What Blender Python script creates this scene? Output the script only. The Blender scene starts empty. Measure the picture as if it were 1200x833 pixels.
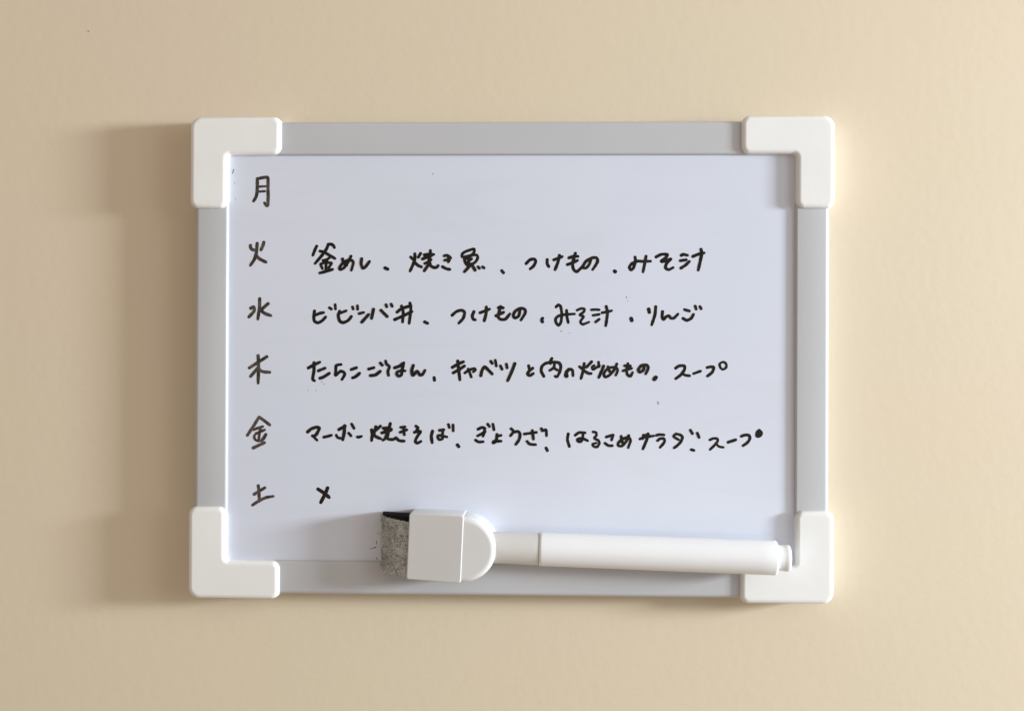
import bpy, math, random
from mathutils import Vector, Matrix, noise
random.seed(7)
scene = bpy.context.scene
COL = scene.collection
MM = 0.001

# ---------------------------------------------------------------- camera
CAM_LOC = Vector((0.011938, -0.407063, -0.000295))
CAM_ROT = (1.574194, -0.003698, 0.027701)
cd = bpy.data.cameras.new('camera')
cam = bpy.data.objects.new('camera', cd)
COL.objects.link(cam)
cam.location = CAM_LOC
cam.rotation_euler = CAM_ROT
cd.sensor_width = 36
cd.lens = 40
cd.clip_start = 0.01
cd.clip_end = 60
scene.camera = cam
CAM_M = cam.rotation_euler.to_matrix()

# ---------------------------------------------------------------- world: dim warm room light
w = bpy.data.worlds.new('World')
scene.world = w
w.use_nodes = True
nt = w.node_tree
bg = nt.nodes['Background']
tc = nt.nodes.new('ShaderNodeTexCoord')
sp = nt.nodes.new('ShaderNodeSeparateXYZ')
mr = nt.nodes.new('ShaderNodeMapRange')
mr.inputs['From Min'].default_value = -1
mr.inputs['From Max'].default_value = 1
mx = nt.nodes.new('ShaderNodeMix')
mx.data_type = 'RGBA'
mx.inputs['A'].default_value = (0.385, 0.30, 0.228, 1)
mx.inputs['B'].default_value = (0.505, 0.443, 0.375, 1)
nt.links.new(tc.outputs['Generated'], sp.inputs[0])
nt.links.new(sp.outputs['Z'], mr.inputs['Value'])
nt.links.new(mr.outputs[0], mx.inputs['Factor'])
nt.links.new(mx.outputs['Result'], bg.inputs['Color'])
bg.inputs['Strength'].default_value = 1.0

# ---------------------------------------------------------------- window light from the right, grazing the wall
def area(name, loc, target, sx, sy, power, color):
    ld = bpy.data.lights.new(name, 'AREA')
    ld.shape = 'RECTANGLE'
    ld.size = sx
    ld.size_y = sy
    ld.energy = power
    ld.color = color
    o = bpy.data.objects.new(name, ld)
    COL.objects.link(o)
    o.location = loc
    d = Vector(target) - Vector(loc)
    o.rotation_euler = d.to_track_quat('-Z', 'Z').to_euler()
    return o
area('window_light', (1.35, -0.375, 0.125), (0, 0, 0), 0.16, 0.22, 34, (0.86, 0.95, 1.0))
area('window_light', (1.25, -0.80, 0.12), (0, 0, 0), 0.70, 0.40, 5.0, (0.86, 0.95, 1.0))
area('room_light', (1.3, -1.25, 0.75), (0, 0, 0), 0.6, 0.9, 2.4, (1.0, 0.9, 0.85))

# unseen lamps added behind the camera to put soft reflections in the enamel
for loc, sx, sy, pw in (((0.16, -1.3, -0.165), 0.24, 0.09, 0.085), ((0.28, -1.3, -0.215), 0.36, 0.09, 0.12), ((0.02, -1.35, -0.28), 0.34, 0.12, 0.14), ((0.15, -1.3, 0.09), 0.13, 0.17, 0.05)):
    area('added_glow', loc, (0.05, 0, -0.04), sx, sy, pw, (0.93, 0.97, 1.0)).data.shape = 'ELLIPSE'

scene.view_settings.view_transform = 'Standard'
scene.view_settings.look = 'None'
scene.view_settings.exposure = 0
scene.view_settings.gamma = 1
scene.view_settings.use_curve_mapping = False
scene.render.resolution_x = 1024
scene.render.resolution_y = 710

# ---------------------------------------------------------------- helpers
def P(u, v, h):
    """point of the plane h metres in front of the wall that shows at photo position u, v"""
    f = 40/36
    d = CAM_M @ Vector(((u/1200-0.5)/f, (0.5-v/833)*(710/1024)/f, -1))
    t = (-h - CAM_LOC.y)/d.y
    return CAM_LOC + d*t

def link(name, verts, faces, mat, parent=None, smooth=True, fm=None, sharp=None):
    me = bpy.data.meshes.new(name)
    me.from_pydata([tuple(v) for v in verts], [], faces)
    mats = mat if isinstance(mat, (list, tuple)) else [mat]
    for m in mats:
        me.materials.append(m)
    if fm:
        for p, i in zip(me.polygons, fm):
            p.material_index = i
    me.update()
    if smooth:
        me.set_sharp_from_angle(angle=math.radians(sharp or 40))
    for p in me.polygons:
        p.use_smooth = smooth and len(p.vertices) < 9
    o = bpy.data.objects.new(name, me)
    COL.objects.link(o)
    if parent:
        o.parent = parent
    return o

def rounded(pts, radii, n=8):
    """2D outline, counter-clockwise, with each corner filleted"""
    out = []
    N = len(pts)
    for i in range(N):
        p0, p, p1 = Vector(pts[i-1]), Vector(pts[i]), Vector(pts[(i+1) % N])
        r = radii[i]
        a = (p0-p).normalized(); b = (p1-p).normalized()
        if r <= 0:
            out.append(p); continue
        ang = a.angle(b)
        t = r/math.tan(ang/2)
        c = p + (a+b).normalized()*(r/math.sin(ang/2))
        s = p + a*t; e = p + b*t
        a0 = math.atan2(s.y-c.y, s.x-c.x); a1 = math.atan2(e.y-c.y, e.x-c.x)
        d = (a1-a0+math.pi) % (2*math.pi)-math.pi
        for k in range(n+1):
            q = a0+d*k/n
            out.append(Vector((c.x+r*math.cos(q), c.y+r*math.sin(q))))
    return out

def offset(pts, d):
    N = len(pts); out = []
    for i in range(N):
        p0, p, p1 = pts[i-1], pts[i], pts[(i+1) % N]
        e0 = (p-p0).normalized(); e1 = (p1-p).normalized()
        n0 = Vector((-e0.y, e0.x)); n1 = Vector((-e1.y, e1.x))
        n = n0+n1
        n = n/max(n.length_squared/2, 0.3) if n.length > 1e-6 else n0
        out.append(p+n*d)
    return out

def slab(outline, z0, z1, bev, top=None, seg=5, draft=0.0):
    """slab from a ccw outline with a rounded upper rim; top(x, y) may lower the face"""
    rings = [(0, z0, outline)]
    H = z1-z0
    base = offset(outline, draft) if draft else outline
    rings.append((0, z1-bev, base))
    for k in range(1, seg+1):
        a = math.pi/2*k/seg
        rings.append((0, z1-bev+bev*math.sin(a), offset(base, bev*(1-math.cos(a)))))
    V = []; F = []
    n = len(outline)
    for _, z, ring in rings:
        for p in ring:
            zz = z
            if top and z > z0:
                zz = z0 + (z-z0) - top(p.x, p.y)
            V.append((p.x, p.y, zz))
    for r in range(len(rings)-1):
        for i in range(n):
            j = (i+1) % n
            F.append((r*n+i, r*n+j, (r+1)*n+j, (r+1)*n+i))
    F.append(tuple((len(rings)-1)*n+i for i in range(n)))
    F.append(tuple(reversed(range(n))))
    return V, F

def lathe(profile, n=64):
    """profile of (x along axis, radius); axis = local X"""
    V = []; F = []
    for x, r in profile:
        for k in range(n):
            a = 2*math.pi*k/n
            V.append((x, r*math.cos(a), r*math.sin(a)))
    for i in range(len(profile)-1):
        for k in range(n):
            j = (k+1) % n
            F.append((i*n+k, (i+1)*n+k, (i+1)*n+j, i*n+j))
    F.append(tuple(range(n)))
    F.append(tuple(reversed([(len(profile)-1)*n+k for k in range(n)])))
    return V, F

def tag(o, label=None, cat=None, kind=None, group=None):
    if label: o['label'] = label
    if cat: o['category'] = cat
    if kind: o['kind'] = kind
    if group: o['group'] = group
    return o

# ---------------------------------------------------------------- materials
def mat(name, col, rough=0.4, var=0.03, vscale=30, bump=0.0, bscale=800, spec=0.5, col2=None, detail=3, sss=0.0, wear=None):
    m = bpy.data.materials.new(name)
    m.use_nodes = True
    N = m.node_tree.nodes; L = m.node_tree.links
    b = N['Principled BSDF']
    b.inputs['Roughness'].default_value = rough
    b.inputs['Specular IOR Level'].default_value = spec
    t = N.new('ShaderNodeTexCoord')
    n = N.new('ShaderNodeTexNoise')
    n.inputs['Scale'].default_value = vscale
    n.inputs['Detail'].default_value = detail
    L.new(t.outputs['Object'], n.inputs['Vector'])
    r = N.new('ShaderNodeValToRGB')
    r.color_ramp.elements[0].position = 0.3
    r.color_ramp.elements[1].position = 0.7
    c2 = col2 or tuple(c*(1-var) for c in col)
    r.color_ramp.elements[0].color = (*c2, 1)
    r.color_ramp.elements[1].color = (*col, 1)
    L.new(n.outputs['Fac'], r.inputs[0])
    L.new(r.outputs[0], b.inputs['Base Color'])
    # roughness varies a little, like handled plastic
    n3 = N.new('ShaderNodeTexNoise'); n3.inputs['Scale'].default_value = vscale*3
    L.new(t.outputs['Object'], n3.inputs['Vector'])
    mr = N.new('ShaderNodeMapRange')
    mr.inputs['To Min'].default_value = rough*0.85; mr.inputs['To Max'].default_value = min(1, rough*1.2)
    L.new(n3.outputs['Fac'], mr.inputs['Value']); L.new(mr.outputs[0], b.inputs['Roughness'])
    if bump:
        n2 = N.new('ShaderNodeTexNoise')
        n2.inputs['Scale'].default_value = bscale
        n2.inputs['Detail'].default_value = 2
        L.new(t.outputs['Object'], n2.inputs['Vector'])
        bp = N.new('ShaderNodeBump')
        bp.inputs['Strength'].default_value = bump
        bp.inputs['Distance'].default_value = 0.0002
        L.new(n2.outputs['Fac'], bp.inputs['Height'])
        L.new(bp.outputs[0], b.inputs['Normal'])
    if sss:
        b.inputs['Subsurface Weight'].default_value = sss
        b.inputs['Subsurface Radius'].default_value = (1, 0.9, 0.8)
        b.inputs['Subsurface Scale'].default_value = 0.003
    return m

M_wall = mat('beige_painted_steel', (0.650, 0.574, 0.430), 0.42, vscale=6, col2=(0.670, 0.560, 0.430), bump=0.3, bscale=260, detail=2)
M_cap = mat('white_plastic', (0.80, 0.80, 0.80), 0.36, 0.05, 40, bump=0.08, bscale=500, sss=0.12)
M_rail = mat('grey_rail_plastic', (0.495, 0.503, 0.53), 0.33, 0.05, 24, bump=0.12, bscale=700)
M_board = mat('white_enamel', (0.64, 0.674, 0.775), 0.17, vscale=9, col2=(0.612, 0.65, 0.765), bump=0.02, bscale=150, spec=0.6)  # soft mottling in the base colour also stands in for cloudy reflections
M_pen = mat('pen_white_plastic', (0.82, 0.83, 0.86), 0.33, 0.02, 60, bump=0.03, bscale=900, sss=0.1)
M_sleeve = mat('eraser_white_plastic', (0.655, 0.655, 0.665), 0.33, 0.02, 60, bump=0.04, bscale=900, sss=0.1)
M_collar = mat('translucent_collar_plastic', (0.66, 0.645, 0.635), 0.35, 0.03, 120, sss=0.25)
M_ink = mat('black_marker_ink', (0.004, 0.004, 0.004), 0.55, vscale=300, col2=(0.020, 0.013, 0.009), spec=0.2)
M_ink_thin = mat('thin_marker_ink', (0.022, 0.019, 0.017), 0.6, vscale=450, col2=(0.11, 0.085, 0.070), spec=0.15)
M_ink_faded = mat('faded_ink', (0.13, 0.12, 0.13), 0.5, vscale=500)
M_felt = mat('grey_felt', (0.46, 0.475, 0.455), 0.95, vscale=900, col2=(0.36, 0.37, 0.355), bump=1.0, bscale=1600, spec=0.1)
M_felt_black = mat('ink_soaked_felt', (0.010, 0.010, 0.011), 0.9, vscale=900, bump=1.0, bscale=1600, spec=0.1)
M_fib_l = mat('pale_felt_fibre', (0.72, 0.735, 0.72), 0.9, vscale=300, spec=0.1)
M_fib_d = mat('dark_felt_fibre', (0.16, 0.168, 0.16), 0.9, vscale=300, spec=0.1)

# faint streaks tinted into the enamel colour, standing in for soft reflections
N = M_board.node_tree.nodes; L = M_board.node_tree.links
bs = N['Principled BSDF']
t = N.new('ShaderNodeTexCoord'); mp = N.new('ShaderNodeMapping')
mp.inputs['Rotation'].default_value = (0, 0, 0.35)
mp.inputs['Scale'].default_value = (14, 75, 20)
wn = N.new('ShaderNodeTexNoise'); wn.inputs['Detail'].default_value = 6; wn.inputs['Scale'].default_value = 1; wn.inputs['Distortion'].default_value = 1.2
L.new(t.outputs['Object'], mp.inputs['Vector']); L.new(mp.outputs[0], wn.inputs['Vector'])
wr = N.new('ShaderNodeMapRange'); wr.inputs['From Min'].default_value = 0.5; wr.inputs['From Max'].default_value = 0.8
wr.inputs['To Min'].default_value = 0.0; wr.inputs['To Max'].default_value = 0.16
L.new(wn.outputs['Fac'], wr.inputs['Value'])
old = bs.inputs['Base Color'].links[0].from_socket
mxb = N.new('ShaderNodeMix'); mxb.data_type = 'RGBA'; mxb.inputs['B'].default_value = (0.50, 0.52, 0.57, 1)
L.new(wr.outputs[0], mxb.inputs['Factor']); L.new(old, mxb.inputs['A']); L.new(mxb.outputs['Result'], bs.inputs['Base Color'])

# ---------------------------------------------------------------- wall (painted door surface the board hangs on)
NX, NZ = 60, 48
V = []; F = []
for j in range(NZ+1):
    for i in range(NX+1):
        x = -1.5+3.0*i/NX; z = -1.2+2.4*j/NZ
        V.append((x, 0.0004*noise.noise(Vector((x*2.1, z*2.3, 3)))-0.0004 if abs(x) > .2 or abs(z) > .2 else 0.0, z))
for j in range(NZ):
    for i in range(NX):
        a = j*(NX+1)+i
        F.append((a, a+1, a+NX+2, a+NX+1))
# a real thickness behind the sheet
wall = link('wall', V, F, M_wall)
so = wall.modifiers.new('thickness', 'SOLIDIFY'); so.thickness = 0.02; so.offset = -1
tag(wall, kind='structure')

v, f = lathe([(0, 0.0003), (0.00008, 0.00028), (0.00012, 0.0001)], 12)
sp_ = link('paint_speck', v, f, M_felt, wall)
sp_.location = P(105, 36.5, 0.0)+Vector((0, -0.0001, 0)); sp_.rotation_euler = (0, 0, -math.pi/2)

# ---------------------------------------------------------------- the whiteboard
W = 0.2255; H = 0.16933
ZB, ZR, ZC = 8.2*MM, 9.5*MM, 11.0*MM
board = bpy.data.objects.new('whiteboard', None)
COL.objects.link(board)
board.rotation_euler = (math.pi/2, 0, 0)      # local X right, Y up, Z out of the wall
board.empty_display_size = 0.05
tag(board, 'small white weekly menu board with grey rails and white corners hanging on beige surface', 'whiteboard')

ARM = 0.0325; AW = 0.0136
def corner(sx, sy):
    X = W/2; Y = H/2
    pts = [(X, Y), (X-ARM, Y), (X-ARM, Y-AW), (X-AW, Y-AW), (X-AW, Y-ARM), (X, Y-ARM)]
    rad = [4.0*MM, 3.0*MM, 2.9*MM, 1.2*MM, 2.9*MM, 3.0*MM]
    pts = [(sx*a, sy*b) for a, b in pts]
    if sx*sy < 0:
        pts = list(reversed(pts)); rad = list(reversed(rad))
    ol = rounded(pts, rad)
    v, f = slab(ol, 0.0001, ZC, 1.6*MM, draft=0.15*MM, seg=6)
    return link('corner_cap', v, f, M_cap, board, sharp=50)
for sx, sy in ((-1, 1), (1, 1), (-1, -1), (1, -1)):
    corner(sx, sy)

def rail(x0, x1, y0, y1, horiz, inner):
    """box rail with rounded outer edge and small bevel on the inner edge, by its cross-section"""
    wd = (y1-y0) if horiz else (x1-x0)
    prof = []          # (across 0=outer .. wd=inner, height)
    prof.append((0, 0.0002))
    R = 1.5*MM
    for k in range(8):
        a = math.pi/2*k/7
        prof.append((R-R*math.cos(a), ZR-R+R*math.sin(a)))
    r = 0.9*MM
    for k in range(7):
        a = math.pi/2*k/6
        prof.append((wd-r+r*math.sin(a), ZR-r+r*math.cos(a)))
    prof.append((wd, 0.0002))
    V = []
    n = len(prof)
    for end in (0, 1):
        for c, h in prof:
            if horiz:
                x = (x0, x1)[end]
                y = (y1-c) if inner < 0 else (y0+c)
            else:
                y = (y0, y1)[end]
                x = (x1-c) if inner < 0 else (x0+c)
            V.append((x, y, h))
    F = [(i, (i+1) % n, n+(i+1) % n, n+i) for i in range(n)]
    F += [tuple(range(n)), tuple(reversed(range(n, 2*n)))]
    o = link('frame_rail', V, F, M_rail, board, sharp=35)
    import bmesh
    bm = bmesh.new(); bm.from_mesh(o.data)
    bmesh.ops.recalc_face_normals(bm, faces=bm.faces); bm.to_mesh(o.data); bm.free()
    return o
IN = 1.75*MM                     # rails stand back from the corner caps
ra = AW-0.15*MM
E = ARM-4*MM
rail(-W/2+E, W/2-E, H/2-ra, H/2-IN, True, -1)
rail(-W/2+E, W/2-E, -H/2+IN, -H/2+ra, True, 1)
rail(-W/2+IN, -W/2+ra, -H/2+E, H/2-E, False, 1)
rail(W/2-ra, W/2-IN, -H/2+E, H/2-E, False, -1)

# writing surface, tucked under the rails
e = 9*MM
ol = [Vector(p) for p in ((-W/2+e, -H/2+e), (W/2-e, -H/2+e), (W/2-e, H/2-e), (-W/2+e, H/2-e))]
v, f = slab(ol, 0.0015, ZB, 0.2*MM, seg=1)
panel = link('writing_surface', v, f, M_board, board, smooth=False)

# ---------------------------------------------------------------- handwriting: every stroke follows the pen, flat on the board
def smooth_path(pts, step):
    if len(pts) == 2:
        pts = [pts[0], (pts[0]+pts[1])/2, pts[1]]
    out = []
    for i in range(len(pts)-1):
        p0 = pts[max(i-1, 0)]; p1 = pts[i]; p2 = pts[i+1]; p3 = pts[min(i+2, len(pts)-1)]
        n = max(2, int((p2-p1).length/step))
        for k in range(n):
            t = k/n
            q = 0.5*((2*p1)+(p2-p0)*t+(2*p0-5*p1+4*p2-p3)*t*t+(3*p1-p0-3*p2+p3)*t**3)
            out.append(p1.lerp(p2, t).lerp(q, 0.75))
    out.append(pts[-1])
    return out

def write(name, ox, oy, s, text, mat_, width=3.3, label=None):
    boost = 1.15 if width > 1.5 and 'speck' not in name and 'crumb' not in name else 1.0
    V = []; F = []
    si = 0
    for stroke in text.split(';'):
        toks = stroke.split()
        if not toks: continue
        wd = width
        if toks[0].startswith('w'):
            wd = float(toks[0][1:]); toks = toks[1:]
        pts = [Vector((ox+float(a.split(',')[0])/s, oy+float(a.split(',')[1])/s)) for a in toks]
        path = smooth_path(pts, 0.7)
        n = len(path)
        ph = random.random()*50
        h0 = ZB + 0.00003 + 0.000006*(si % 14)
        rr = []
        for i in range(n):
            r = boost*wd/2*(1+0.13*noise.noise(Vector((ph, i*0.22, 0))))
            if i > n*0.8: r *= 1-0.16*(i-n*0.8)/(n*0.2)
            rr.append(r)
        def add(q, h):
            w_ = P(q.x, q.y, h)
            V.append((w_.x, w_.z, -w_.y))      # world to board space
            return len(V)-1
        L_ = []; R_ = []
        for i in range(n):
            t = path[min(i+1, n-1)]-path[max(i-1, 0)]
            t = t.normalized() if t.length > 1e-6 else Vector((1, 0))
            nn = Vector((-t.y, t.x))
            h = h0+0.0000012*(i/n)
            L_.append(add(path[i]+nn*rr[i], h)); R_.append(add(path[i]-nn*rr[i], h))
        for i in range(n-1):
            F.append((L_[i], R_[i], R_[i+1], L_[i+1]))
        for end, (i, sg) in enumerate(((0, -1), (n-1, 1))):
            t = (path[1]-path[0]) if end == 0 else (path[-1]-path[-2])
            t = t.normalized(); nn = Vector((-t.y, t.x))
            c = path[i]; r = rr[i]
            prev = L_[i]
            ids = [L_[i]]
            for k in range(1, 6):
                a = math.pi*k/6
                ids.append(add(c+nn*r*math.cos(a)+t*sg*r*0.9*math.sin(a), h0+0.0000012*(i/n)))
            ids.append(R_[i])
            F.append(tuple(ids if sg < 0 else ids[::-1]))
        si += 1
    o = link(name, V, F, mat_, panel, smooth=False)
    for p in o.data.polygons:
        if p.normal.z < 0: p.flip()
    o.data.update()
    if label: o['label'] = label
    return o

D = 'weekday_character'; T = M_ink_thin
write(D, 280, 190, 5.95, '128,118 128,180 122,235 102,272;128,116 165,108 196,105 203,118 203,180 204,240 201,302 190,300 178,283;w2.6 145,170 188,168;w2.6 142,205 182,202', T, 3.4, 'Monday')
write(D, 280, 270, 16.67, '227,290 225,330 262,372 310,385;358,248 352,330 338,450 300,570 222,685;488,228 472,290 430,382;335,480 390,545 470,590 532,620', T, 3.4, 'Tuesday')
write(D, 280, 330, 5.95, '145,117 143,180 132,262;82,186 104,176 106,205 68,248;204,153 152,198;150,198 182,222 224,237', T, 3.4, 'Wednesday')
write(D, 280, 330, 5.95, '195,523 72,602;134,515 137,600 134,708;132,602 80,662;142,616 170,628 216,632', T, 3.4, 'Thursday')
write(D, 280, 480, 16.67, '165,500 295,305 392,145;395,145 490,210 605,300;w2.8 290,392 380,355 470,328;w2.8 330,470 430,425 508,392;w2.8 420,370 400,480 388,600;w2.6 305,500 302,555 340,600 400,615;528,482 490,550 440,610;280,748 400,690 505,642', T, 3.3, 'Friday')
write(D, 280, 470, 5.95, '135,588 140,640 142,700;105,650 182,603;95,725 140,695 190,672 240,663', T, 3.2, 'Saturday')

I = M_ink; N_ = 'handwritten_word'
write(N_, 280, 470, 5.95, 'w3.8 551,613 600,645 630,672;w3.8 619,604 600,650 570,708', I, label='single cross mark')
# row of Tuesday
write(N_, 350, 280, 10, 'w3.2 212,82 190,130 166,192;345,68 330,110 290,170 250,220 192,288;345,62 385,62 410,80 420,103;250,142 300,155 360,190 428,230;w2.9 285,252 330,240 360,222;w2.9 258,292 320,275 388,280;w2.9 335,240 322,300 320,372;w2.8 258,300 280,350;w2.8 385,290 350,342;250,398 320,380 400,355;'
      '515,232 527,280 565,310;w3.0 615,200 580,270 530,340 490,358 480,335 520,280 580,248 625,252 642,280 618,370;740,230 733,290 752,340 785,325 832,262;w3.4 1012,338 1046,354', I)
write(N_, 460, 280, 10, '213,212 242,238;262,172 262,230 245,290 205,378;330,168 302,215;255,270 300,310 342,328;w3.2 372,185 440,178 486,182;w3.2 445,132 440,200 420,270;w3.2 350,235 420,210 462,192;w3 378,288 430,262 455,240;w3 385,190 378,225;430,290 372,375;435,275 450,315 490,335 522,330 537,310;w2.6 400,200 440,225;'
      'w3 608,198 640,190 680,215;w3 612,250 650,240 684,222;w3 642,192 668,240 652,270;585,325 630,348 675,357;'
      'w3 815,210 815,180 850,150 920,125 958,118 955,160 925,188 860,205 822,206;w3 840,215 850,270 880,310 930,300 980,260 1000,215 985,187 950,190;w2.8 868,235 900,205 930,200;w2.8 880,270 930,232;w2.8 900,195 892,310;910,312 842,385;925,292 970,368;w3 1003,325 1020,345;w3 1055,325 1074,340', I)
write('written_comma', 460, 280, 8.571, 'w3.4 1096,317 1115,340', I)
write(N_, 600, 280, 10, '165,290 210,245 260,235 278,262 255,315 212,352;413,240 413,290 433,325;490,245 560,220 590,205;557,190 540,270 505,362;745,165 722,240 710,300 725,360 760,382 800,350 830,320 870,260 940,222 990,220 1005,258 980,310 945,360;w3 925,245 905,300 870,340 835,340;668,222 730,200 775,205;650,300 720,275 770,250', I, 3.3)
write('written_comma', 710, 280, 9.23, 'w4 92,346 102,354', I)
write(N_, 710, 280, 9.23, '316,195 320,240 300,310 272,335 255,305 280,268 340,240 400,242 485,240;435,185 420,270 402,358;542,195 600,167 665,168 650,200 600,242 655,235 705,215 660,262 645,310 680,332 730,308;815,178 840,167 885,177;805,235 872,225;812,315 860,285 905,242;940,190 1000,165 1065,150;1030,110 1037,160 1020,250 1000,338', I, 3.3)
# row of Wednesday
write(N_, 350, 345, 10, '186,192 178,260 185,312 225,332 275,308 318,262;w3.2 200,240 250,220 295,212;w3.2 360,155 385,172;w3 428,118 432,172;'
      '482,195 465,245 480,308 520,330 580,305 620,255;w3 490,218 560,190;w3 632,145 640,172;w3 690,132 692,175;'
      'w3 708,225 765,210;740,325 790,270 822,232;878,172 866,230 855,282;965,185 1040,260;w3 1024,118 1034,145;w3 1084,112 1098,140;'
      '1152,208 1210,165 1320,130;1125,295 1200,262 1330,200;w3.2 1205,135 1225,200 1218,325;w3.2 1305,100 1315,180 1295,340;w3.2 1475,320 1512,338', I, 3.4)
write(N_, 520, 345, 10, '97,245 150,200 210,185 245,212 228,280 175,338;355,200 335,250 347,290 373,297;425,215 480,195 540,170;500,145 498,220 475,310;668,140 645,220 640,265 670,292 725,288 777,225;640,155 700,157;614,250 660,230 705,207;w3.2 895,180 880,250 840,275 815,250 840,195 900,162 952,175 955,220 905,302;w3.4 1160,278 1148,302 1160,322', I, 3.3)
write(N_, 620, 345, 10, '315,148 345,122 370,140 383,220 375,320 345,362 317,330 312,285 350,250 430,235 535,228;440,185 445,260 460,332;w2.8 562,185 610,165 650,170 640,205 595,240 640,258 602,318 630,350 705,322;w2.8 730,180 780,177 825,180;w2.8 750,245 825,233;w3 780,323 825,288;w3 855,215 970,190;905,138 920,220 900,368', I, 3.1)
write('written_comma', 720, 345, 10, 'w4 196,280 204,306', I)
write(N_, 720, 345, 10, 'w4 402,172 410,210;485,142 475,240 437,358;565,200 560,265 577,292 605,262 640,250 662,278 700,275 747,228;w3.2 822,177 882,195;805,280 850,303 900,280 928,232;w3 947,135 960,173;w3 1003,140 1018,168', I, 3.3)
# row of Thursday
write(N_, 350, 410, 10, '112,212 180,175 250,142;180,148 180,240 165,340 188,362;w3.2 230,245 312,212;248,332 290,318 362,272;w3.2 498,170 442,182 435,250 433,298 490,250 530,262 540,290 507,348;w3.2 617,230 680,207;632,327 670,312 715,272;w3.2 820,225 885,207;840,300 900,293 960,248;w3.2 957,152 982,180;'
      'w3 1020,128 1030,165 1065,195 1047,250 1055,300;1125,210 1180,190 1235,150;w3.2 1232,150 1215,230 1205,290 1175,308 1150,285 1160,255 1200,245 1250,245;1345,180 1327,240 1340,298 1390,250 1420,290 1452,288 1482,238;w3.5 1587,322 1592,355', I, 3.4)
write(N_, 520, 410, 10, '100,205 170,165 235,137;110,270 180,230 245,187;165,128 175,220 190,352;w3 247,270 300,235 358,217 372,235 345,258;w3 288,222 325,320;435,302 450,240 480,197 510,222 570,283;w3.2 552,132 570,158;w3 605,120 618,190;w3 665,185 685,228;w3 735,165 745,212;835,158 800,250 750,362', I, 3.4)
write(N_, 520, 410, 10, '995,185 1010,240;1045,212 1000,250 983,285 1012,300 1052,275', I, 3.4)
write(N_, 610, 410, 13.33, '365,412 325,335 335,258 400,207 530,190 605,205 630,260 610,350 572,418 540,410;490,132 462,190 470,215;w3 530,215 522,275 455,322;w3 520,280 575,315', I, 3.3)
write(N_, 610, 410, 13.33, '752,300 722,360 728,415 700,405 720,335 770,302 812,320 820,405', I, 3.3)
write(N_, 670, 410, 10, '90,195 125,222;147,158 135,240 108,338;235,137 170,205;142,240 190,272 230,277;w2.8 265,182 240,200 250,230 285,210 330,182;w2.8 315,142 320,200;375,187 350,250 317,325;w3 425,195 440,240 462,270;w3 530,162 500,230 450,290 400,318 377,290 400,240 460,205 520,208 540,240 517,298;w3 660,158 645,240 655,290 690,308 715,262;w3 620,185 690,187;w3 602,245 705,215;w3.2 850,190 840,235 800,262 782,230 820,182 878,177 898,210 868,282;w4 988,320 968,345', I, 3.2)
write(N_, 760, 410, 10, '317,215 360,187 418,187 422,230 380,290 317,338;w3 400,282 440,298 485,303;w3 527,278 612,247;687,207 730,197 765,207 748,260 690,308;w2.6 832,170 845,210 872,228 905,212 915,182 900,150 868,142 835,160', I, 3.3)
# row of Friday
write(N_, 350, 485, 13.33, '137,283 200,232 280,207 322,220 300,280 262,335 212,342;w2.8 222,345 290,412;w3.2 392,363 450,350 515,332;w3 587,330 610,368 655,380;628,245 680,215 730,190;720,180 712,290 690,405;w3 782,298 820,343;w3 828,155 868,228;w3 917,358 940,362 985,348', I, 3.5)
write(N_, 420, 485, 10, '155,185 162,240 155,312;205,148 185,225;260,142 200,195;175,220 200,262 262,290;w3.4 375,112 352,200 345,260;w3.4 292,167 340,165 390,182;w3.4 275,222 330,205 385,190;w3.2 340,250 320,285 287,308;w3.2 320,262 350,292 400,300 440,282;w3 310,175 330,235;'
      'w3.2 440,278 480,312 540,318;w3 497,157 548,152;w3 490,215 570,185;w3 530,150 540,245;w3.2 672,142 700,162 680,195;w3.2 655,215 730,205 692,262 667,320 690,342 735,320;870,200 855,260 865,338;w3.2 950,192 1002,185;w3 992,192 985,250 985,290 950,302 930,270 945,250 1040,270;w3 1055,122 1067,160;w3 1110,127 1112,200;w3.3 1160,360 1178,384', I, 3.4)
write(N_, 530, 485, 10, 'w3.2 300,180 350,157 387,170;w3 295,258 340,235 390,205;w3 372,160 380,210 360,262;w3 272,305 310,328 365,325;w3 415,118 437,148;w3 477,118 490,188;w3.2 525,238 520,290 508,325 480,342 488,322 575,318;w3 530,260 575,250;w3 690,172 718,205 682,258;720,215 770,205 795,235 785,300 745,358;w3 845,235 920,225 990,215;w3 940,192 945,240 953,298;w3 877,320 910,353 980,360;w3 1045,170 1060,198;w3 1070,195 1100,187 1105,258;w3.3 1100,398 1115,430', I, 3.2)
write(N_, 640, 485, 10, '260,232 250,300 273,383;w3 340,250 390,217 460,222;w3 432,220 430,280 410,322 375,322 367,297 420,285 490,315;w2.8 550,210 585,217 590,250 565,285 612,310 625,345 600,385 560,382 545,355 590,340;w3 705,270 790,245;w3 785,247 767,308;w3 690,342 730,370 780,372;w3 880,260 890,320 905,350;w3 970,252 940,320 890,375 847,370 847,340 890,300 960,272 990,310 962,398', I, 3.2)
write(N_, 740, 485, 13.33, 'w3 130,392 200,365 350,342;w3.2 190,330 175,388;260,308 245,390 178,550;w3 200,335 270,318;w3 388,335 440,322 512,328;w3 407,418 450,385 510,388 515,440 447,525;w2.8 700,308 658,350 742,405;w3 700,312 760,325 798,360 775,430 722,490 665,532;w3 922,252 955,308;w3 1030,297 1058,368;w3 935,557 978,570', I, 3.2)
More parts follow.
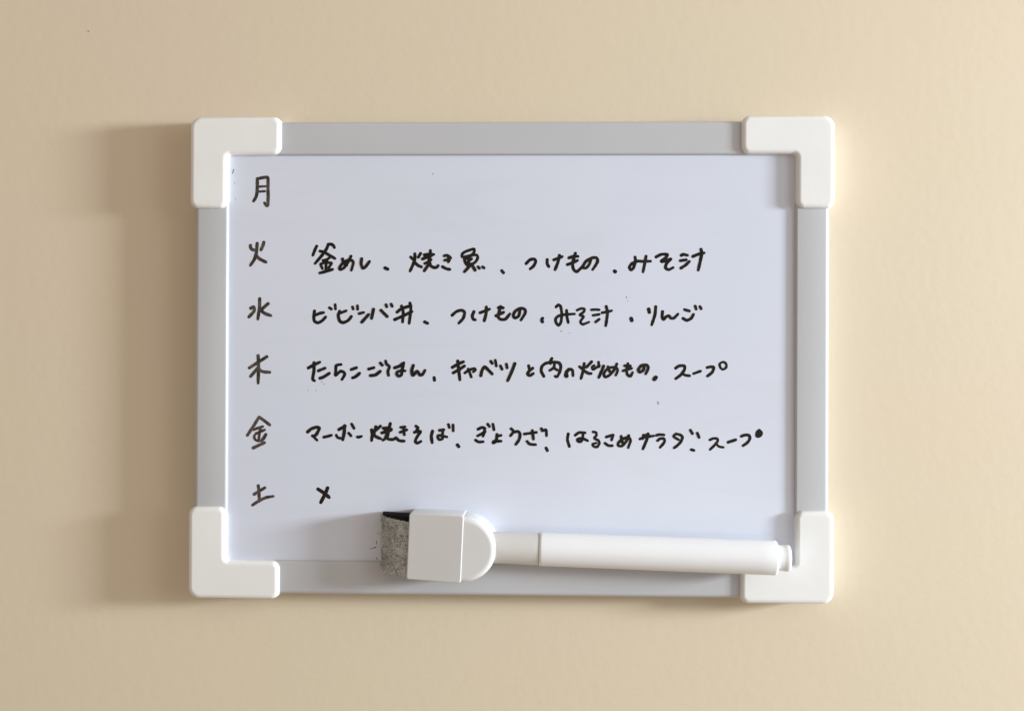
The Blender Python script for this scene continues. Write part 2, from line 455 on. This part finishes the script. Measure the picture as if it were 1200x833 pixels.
write(N_, 800, 485, 10, 'w2.9 317,305 360,287 405,290 410,320 370,370 320,418;w2.6 402,360 430,383 480,392;w3.2 532,332 625,302;w3.2 687,262 730,247 778,250 788,290 760,335 707,373;w3 898,190 872,215 867,252 885,265 915,250 925,220 900,190;w2.6 895,215 893,240', I, 3.3)

# tiny dots left by the pen
for st in 'w1.1 272.5,203 274,198.5;w0.8 275,214 275,214.6;w0.7 276,233 276,233.6;w1 507,203.3 507.4,203.8;w0.9 734,347.6 734.3,349;w0.7 735,352.3 735.4,352.6;w1 657.5,388.4 657.8,387.6;w0.7 667.6,390 668.2,390.2;w1 771,470.5 771.5,473.5;w0.8 361,457.2 361.4,457.6;w0.8 370,457.4 370.4,457.6;w0.7 380,449.6 380.2,450.4;w0.7 377,447 377,447.8'.split(';'):
    write('ink_speck', 0, 0, 1, st, M_ink_faded)
for st in 'w0.7 441.3,634 441,637.5;w1.0 438.3,641.8 440.3,641.2;w0.5 433.5,643.2 438.3,641.8;w0.8 441.2,653.5 442,655.2;w0.5 443,624 442.8,626'.split(';'):
    write('felt_crumb', 0, 0, 1, st, M_felt_black)

# ---------------------------------------------------------------- the marker with its eraser cap
A_ = P(632, 643.3, 0.0156); B_ = P(908, 653.6, 0.0168)
ax = (B_-A_).normalized()
O_ = A_ - ax*((P(632, 643.3, 0.0156)-P(583, 641.5, 0.0156)).length)
nrm = (Vector((0, -1, 0)) - ax*ax.dot(Vector((0, -1, 0)))).normalized()
up = nrm.cross(ax)
pen = bpy.data.objects.new('marker_pen', None)
COL.objects.link(pen)
mt = Matrix((ax, up, nrm)).transposed().to_4x4()
mt.translation = O_
pen.matrix_world = mt
pen.empty_display_size = 0.02
tag(pen, 'white marker with felt eraser cap held across the lower right of the board', 'marker pen')

# barrel
R0 = 5.72*MM
xb0, xb1 = 14.4*MM, 95.3*MM
prof = [(xb0, R0-1.0*MM), (xb0, R0-0.15*MM), (xb0+0.15*MM, R0+0.02*MM), (xb0+1*MM, R0+0.02*MM)]
prof += [(xb0+3*MM, R0), (xb1-6*MM, R0+0.15*MM)]
for k in range(7):
    a = math.pi/2*k/6
    prof.append((xb1-0.9*MM+0.9*MM*math.sin(a), R0+0.15*MM-0.9*MM+0.9*MM*math.cos(a)))
prof.append((xb1+0.02*MM, 3*MM))
v, f = lathe(prof, 96)
link('barrel', v, f, M_pen, pen, sharp=50)
# end plug
rp = 4.5*MM
prof = [(xb1-1*MM, rp-0.3*MM), (xb1+1.5*MM, rp-0.15*MM), (xb1+2.6*MM, rp-0.12*MM), (xb1+3.0*MM, rp)]
for k in range(6):
    a = math.pi/2*k/5
    prof.append((xb1+3.6*MM+0.8*MM*math.sin(a), rp-0.8*MM+0.8*MM*math.cos(a)))
v, f = lathe(prof, 64)
link('end_plug', v, f, M_pen, pen, sharp=40)
# collar between the cap and the barrel
rc = 5.6*MM
prof = [(-4*MM, rc-0.2*MM), (5*MM, rc-0.15*MM), (9*MM, rc-0.1*MM), (14.1*MM, rc-0.05*MM), (14.3*MM, rc-0.3*MM), (14.8*MM, rc-0.8*MM)]
v, f = lathe(prof, 64)
link('collar', v, f, M_collar, pen, sharp=40)
# eraser cap: rounded end
tip = []
rt = 11.2*MM; yt = -0.35*MM
for k in range(33):
    a = -math.pi/2+math.pi*k/32
    tip.append(Vector((-11.9*MM+(rt+0.5*MM)*math.cos(a), yt+rt*math.sin(a))))
tip += [Vector((-14*MM, yt+rt)), Vector((-14*MM, yt-rt))]
v, f = slab(tip, -7.2*MM, 6.5*MM, 1.9*MM, seg=8, top=lambda x, y: max(0, -(x+1*MM))*0.02)
cap = link('eraser_cap', v, f, M_sleeve, pen, sharp=40)
# sleeve that holds the felt: wedge lower towards the felt
sl = rounded([(-11.6*MM, -11.65*MM), (-11.6*MM, 11.2*MM), (-30.4*MM, 10.9*MM), (-30.4*MM, -11.7*MM)], [0.8*MM]*4, 5)
v, f = slab(sl, -7.3*MM, 6.6*MM, 0.35*MM, seg=4, top=lambda x, y: (-(x+11.6*MM))*0.10)
sleeve = link('eraser_sleeve', v, f, M_sleeve, cap, sharp=35)
for o in (cap, sleeve):
    pass
cap.rotation_euler = (0, 0, math.radians(-0.9))

# felt: curved strip end, soft and lumpy, side black with ink
prof = []
for k in range(29):
    a = math.pi/2*k/28
    prof.append((-30*MM-10.9*MM*math.sin(a)**0.9, -6.2*MM+9.6*MM*math.cos(a)**0.8 if a < math.pi/2-1e-6 else -6.2*MM))
ny = 90
def soaked(x, y):
    # the upper flank is soaked black with ink, tapering towards the rounded end
    fr = min(1, max(0, (x+41.2*MM)/11.2*1000))
    return 1 if y > 9.65*MM-1.9*MM*fr**0.5+0.2*MM*noise.noise(Vector((x*1500, 0, 0))) else 0
V = []; F = []; FM = []
for j in range(ny+1):
    y = -10.7*MM+20.2*MM*j/ny
    edge = min(j, ny-j)/3.0
    rr = 0.5*MM*(1-min(1, edge))**2
    for i, (x, z) in enumerate(prof):
        q = Vector((x*900, y*900, z*900))
        d = 0.28*MM*noise.noise(q)+0.22*MM*noise.noise(q*2.7)+0.35*MM*noise.noise(q*0.3)
        c = Vector((-30*MM, 0, -6.2*MM)); rad = (Vector((x, 0, z))-c).normalized()
        pz = Vector((x, y, z))+rad*(d-rr)
        pz.x -= 0.05*y
        V.append(pz)
n = len(prof)
for j in range(ny):
    for i in range(n-1):
        F.append((j*n+i, j*n+i+1, (j+1)*n+i+1, (j+1)*n+i)); FM.append(soaked(prof[i][0], -10.7*MM+20.2*MM*(j+.5)/ny))
for j, rev in ((0, False), (ny, True)):
    V.append(Vector((-30*MM, V[j*n].y, -6.3*MM))); c = len(V)-1
    for i in range(n-1):
        t = (j*n+i, j*n+i+1, c)
        F.append(t if rev else t[::-1]); FM.append(1)
felt = link('felt_pad', V, F, [M_felt, M_felt_black, M_fib_l, M_fib_d], cap, True, FM, 60)
# loose fibres over the felt
V = []; F = []; FM = []
for k in range(5200):
    i = random.random()**0.8*(n-2); j = random.uniform(0, ny-1)
    x0, z0 = prof[int(i)]; x1, z1 = prof[int(i)+1]
    t = i-int(i)
    x = x0+(x1-x0)*t; z = z0+(z1-z0)*t; y = -10.7*MM+20.2*MM*j/ny
    tn = Vector((x1-x0, 0, z1-z0)).normalized()
    rad = (Vector((x, 0, z))-Vector((-30*MM, 0, -6.2*MM))).normalized()
    q = Vector((x*900, y*900, z*900))
    d = 0.28*MM*noise.noise(q)+0.22*MM*noise.noise(q*2.7)+0.35*MM*noise.noise(q*0.3)
    p = Vector((x, y, z))+rad*(d+0.03*MM)
    if soaked(x, y+0.5*MM): continue
    p.x -= 0.05*y
    a = random.uniform(0, 2*math.pi)
    dr = tn*math.cos(a)+Vector((0, 1, 0))*math.sin(a)
    sd = dr.cross(rad).normalized()*random.uniform(0.03, 0.075)*MM
    ln = random.uniform(0.3, 1.3)*MM
    c = random.uniform(-0.5, 0.5)
    b0 = len(V)
    for s in range(4):
        u = s/3
        m_ = p+dr*ln*u+sd.normalized()*ln*c*u*u+rad*(0.22*MM*math.sin(math.pi*u)*random.uniform(.5, 1.4))
        wv = sd*(1-0.7*u)
        V.append(m_-wv); V.append(m_+wv)
    lum = 0.35*noise.noise(Vector((x*260, y*260, 5)))+random.uniform(-.5, .5)+0.22
    for s in range(3):
        F.append((b0+2*s, b0+2*s+1, b0+2*s+3, b0+2*s+2)); FM.append(0 if lum > 0 else 1)
fib = link('felt_fibre', V, F, [M_fib_l, M_fib_d], felt, False, FM)
fib.parent = cap
fib['kind'] = 'stuff'

# keep felt pieces in the pen's own space (children of cap share its frame)
bpy.context.view_layer.update()
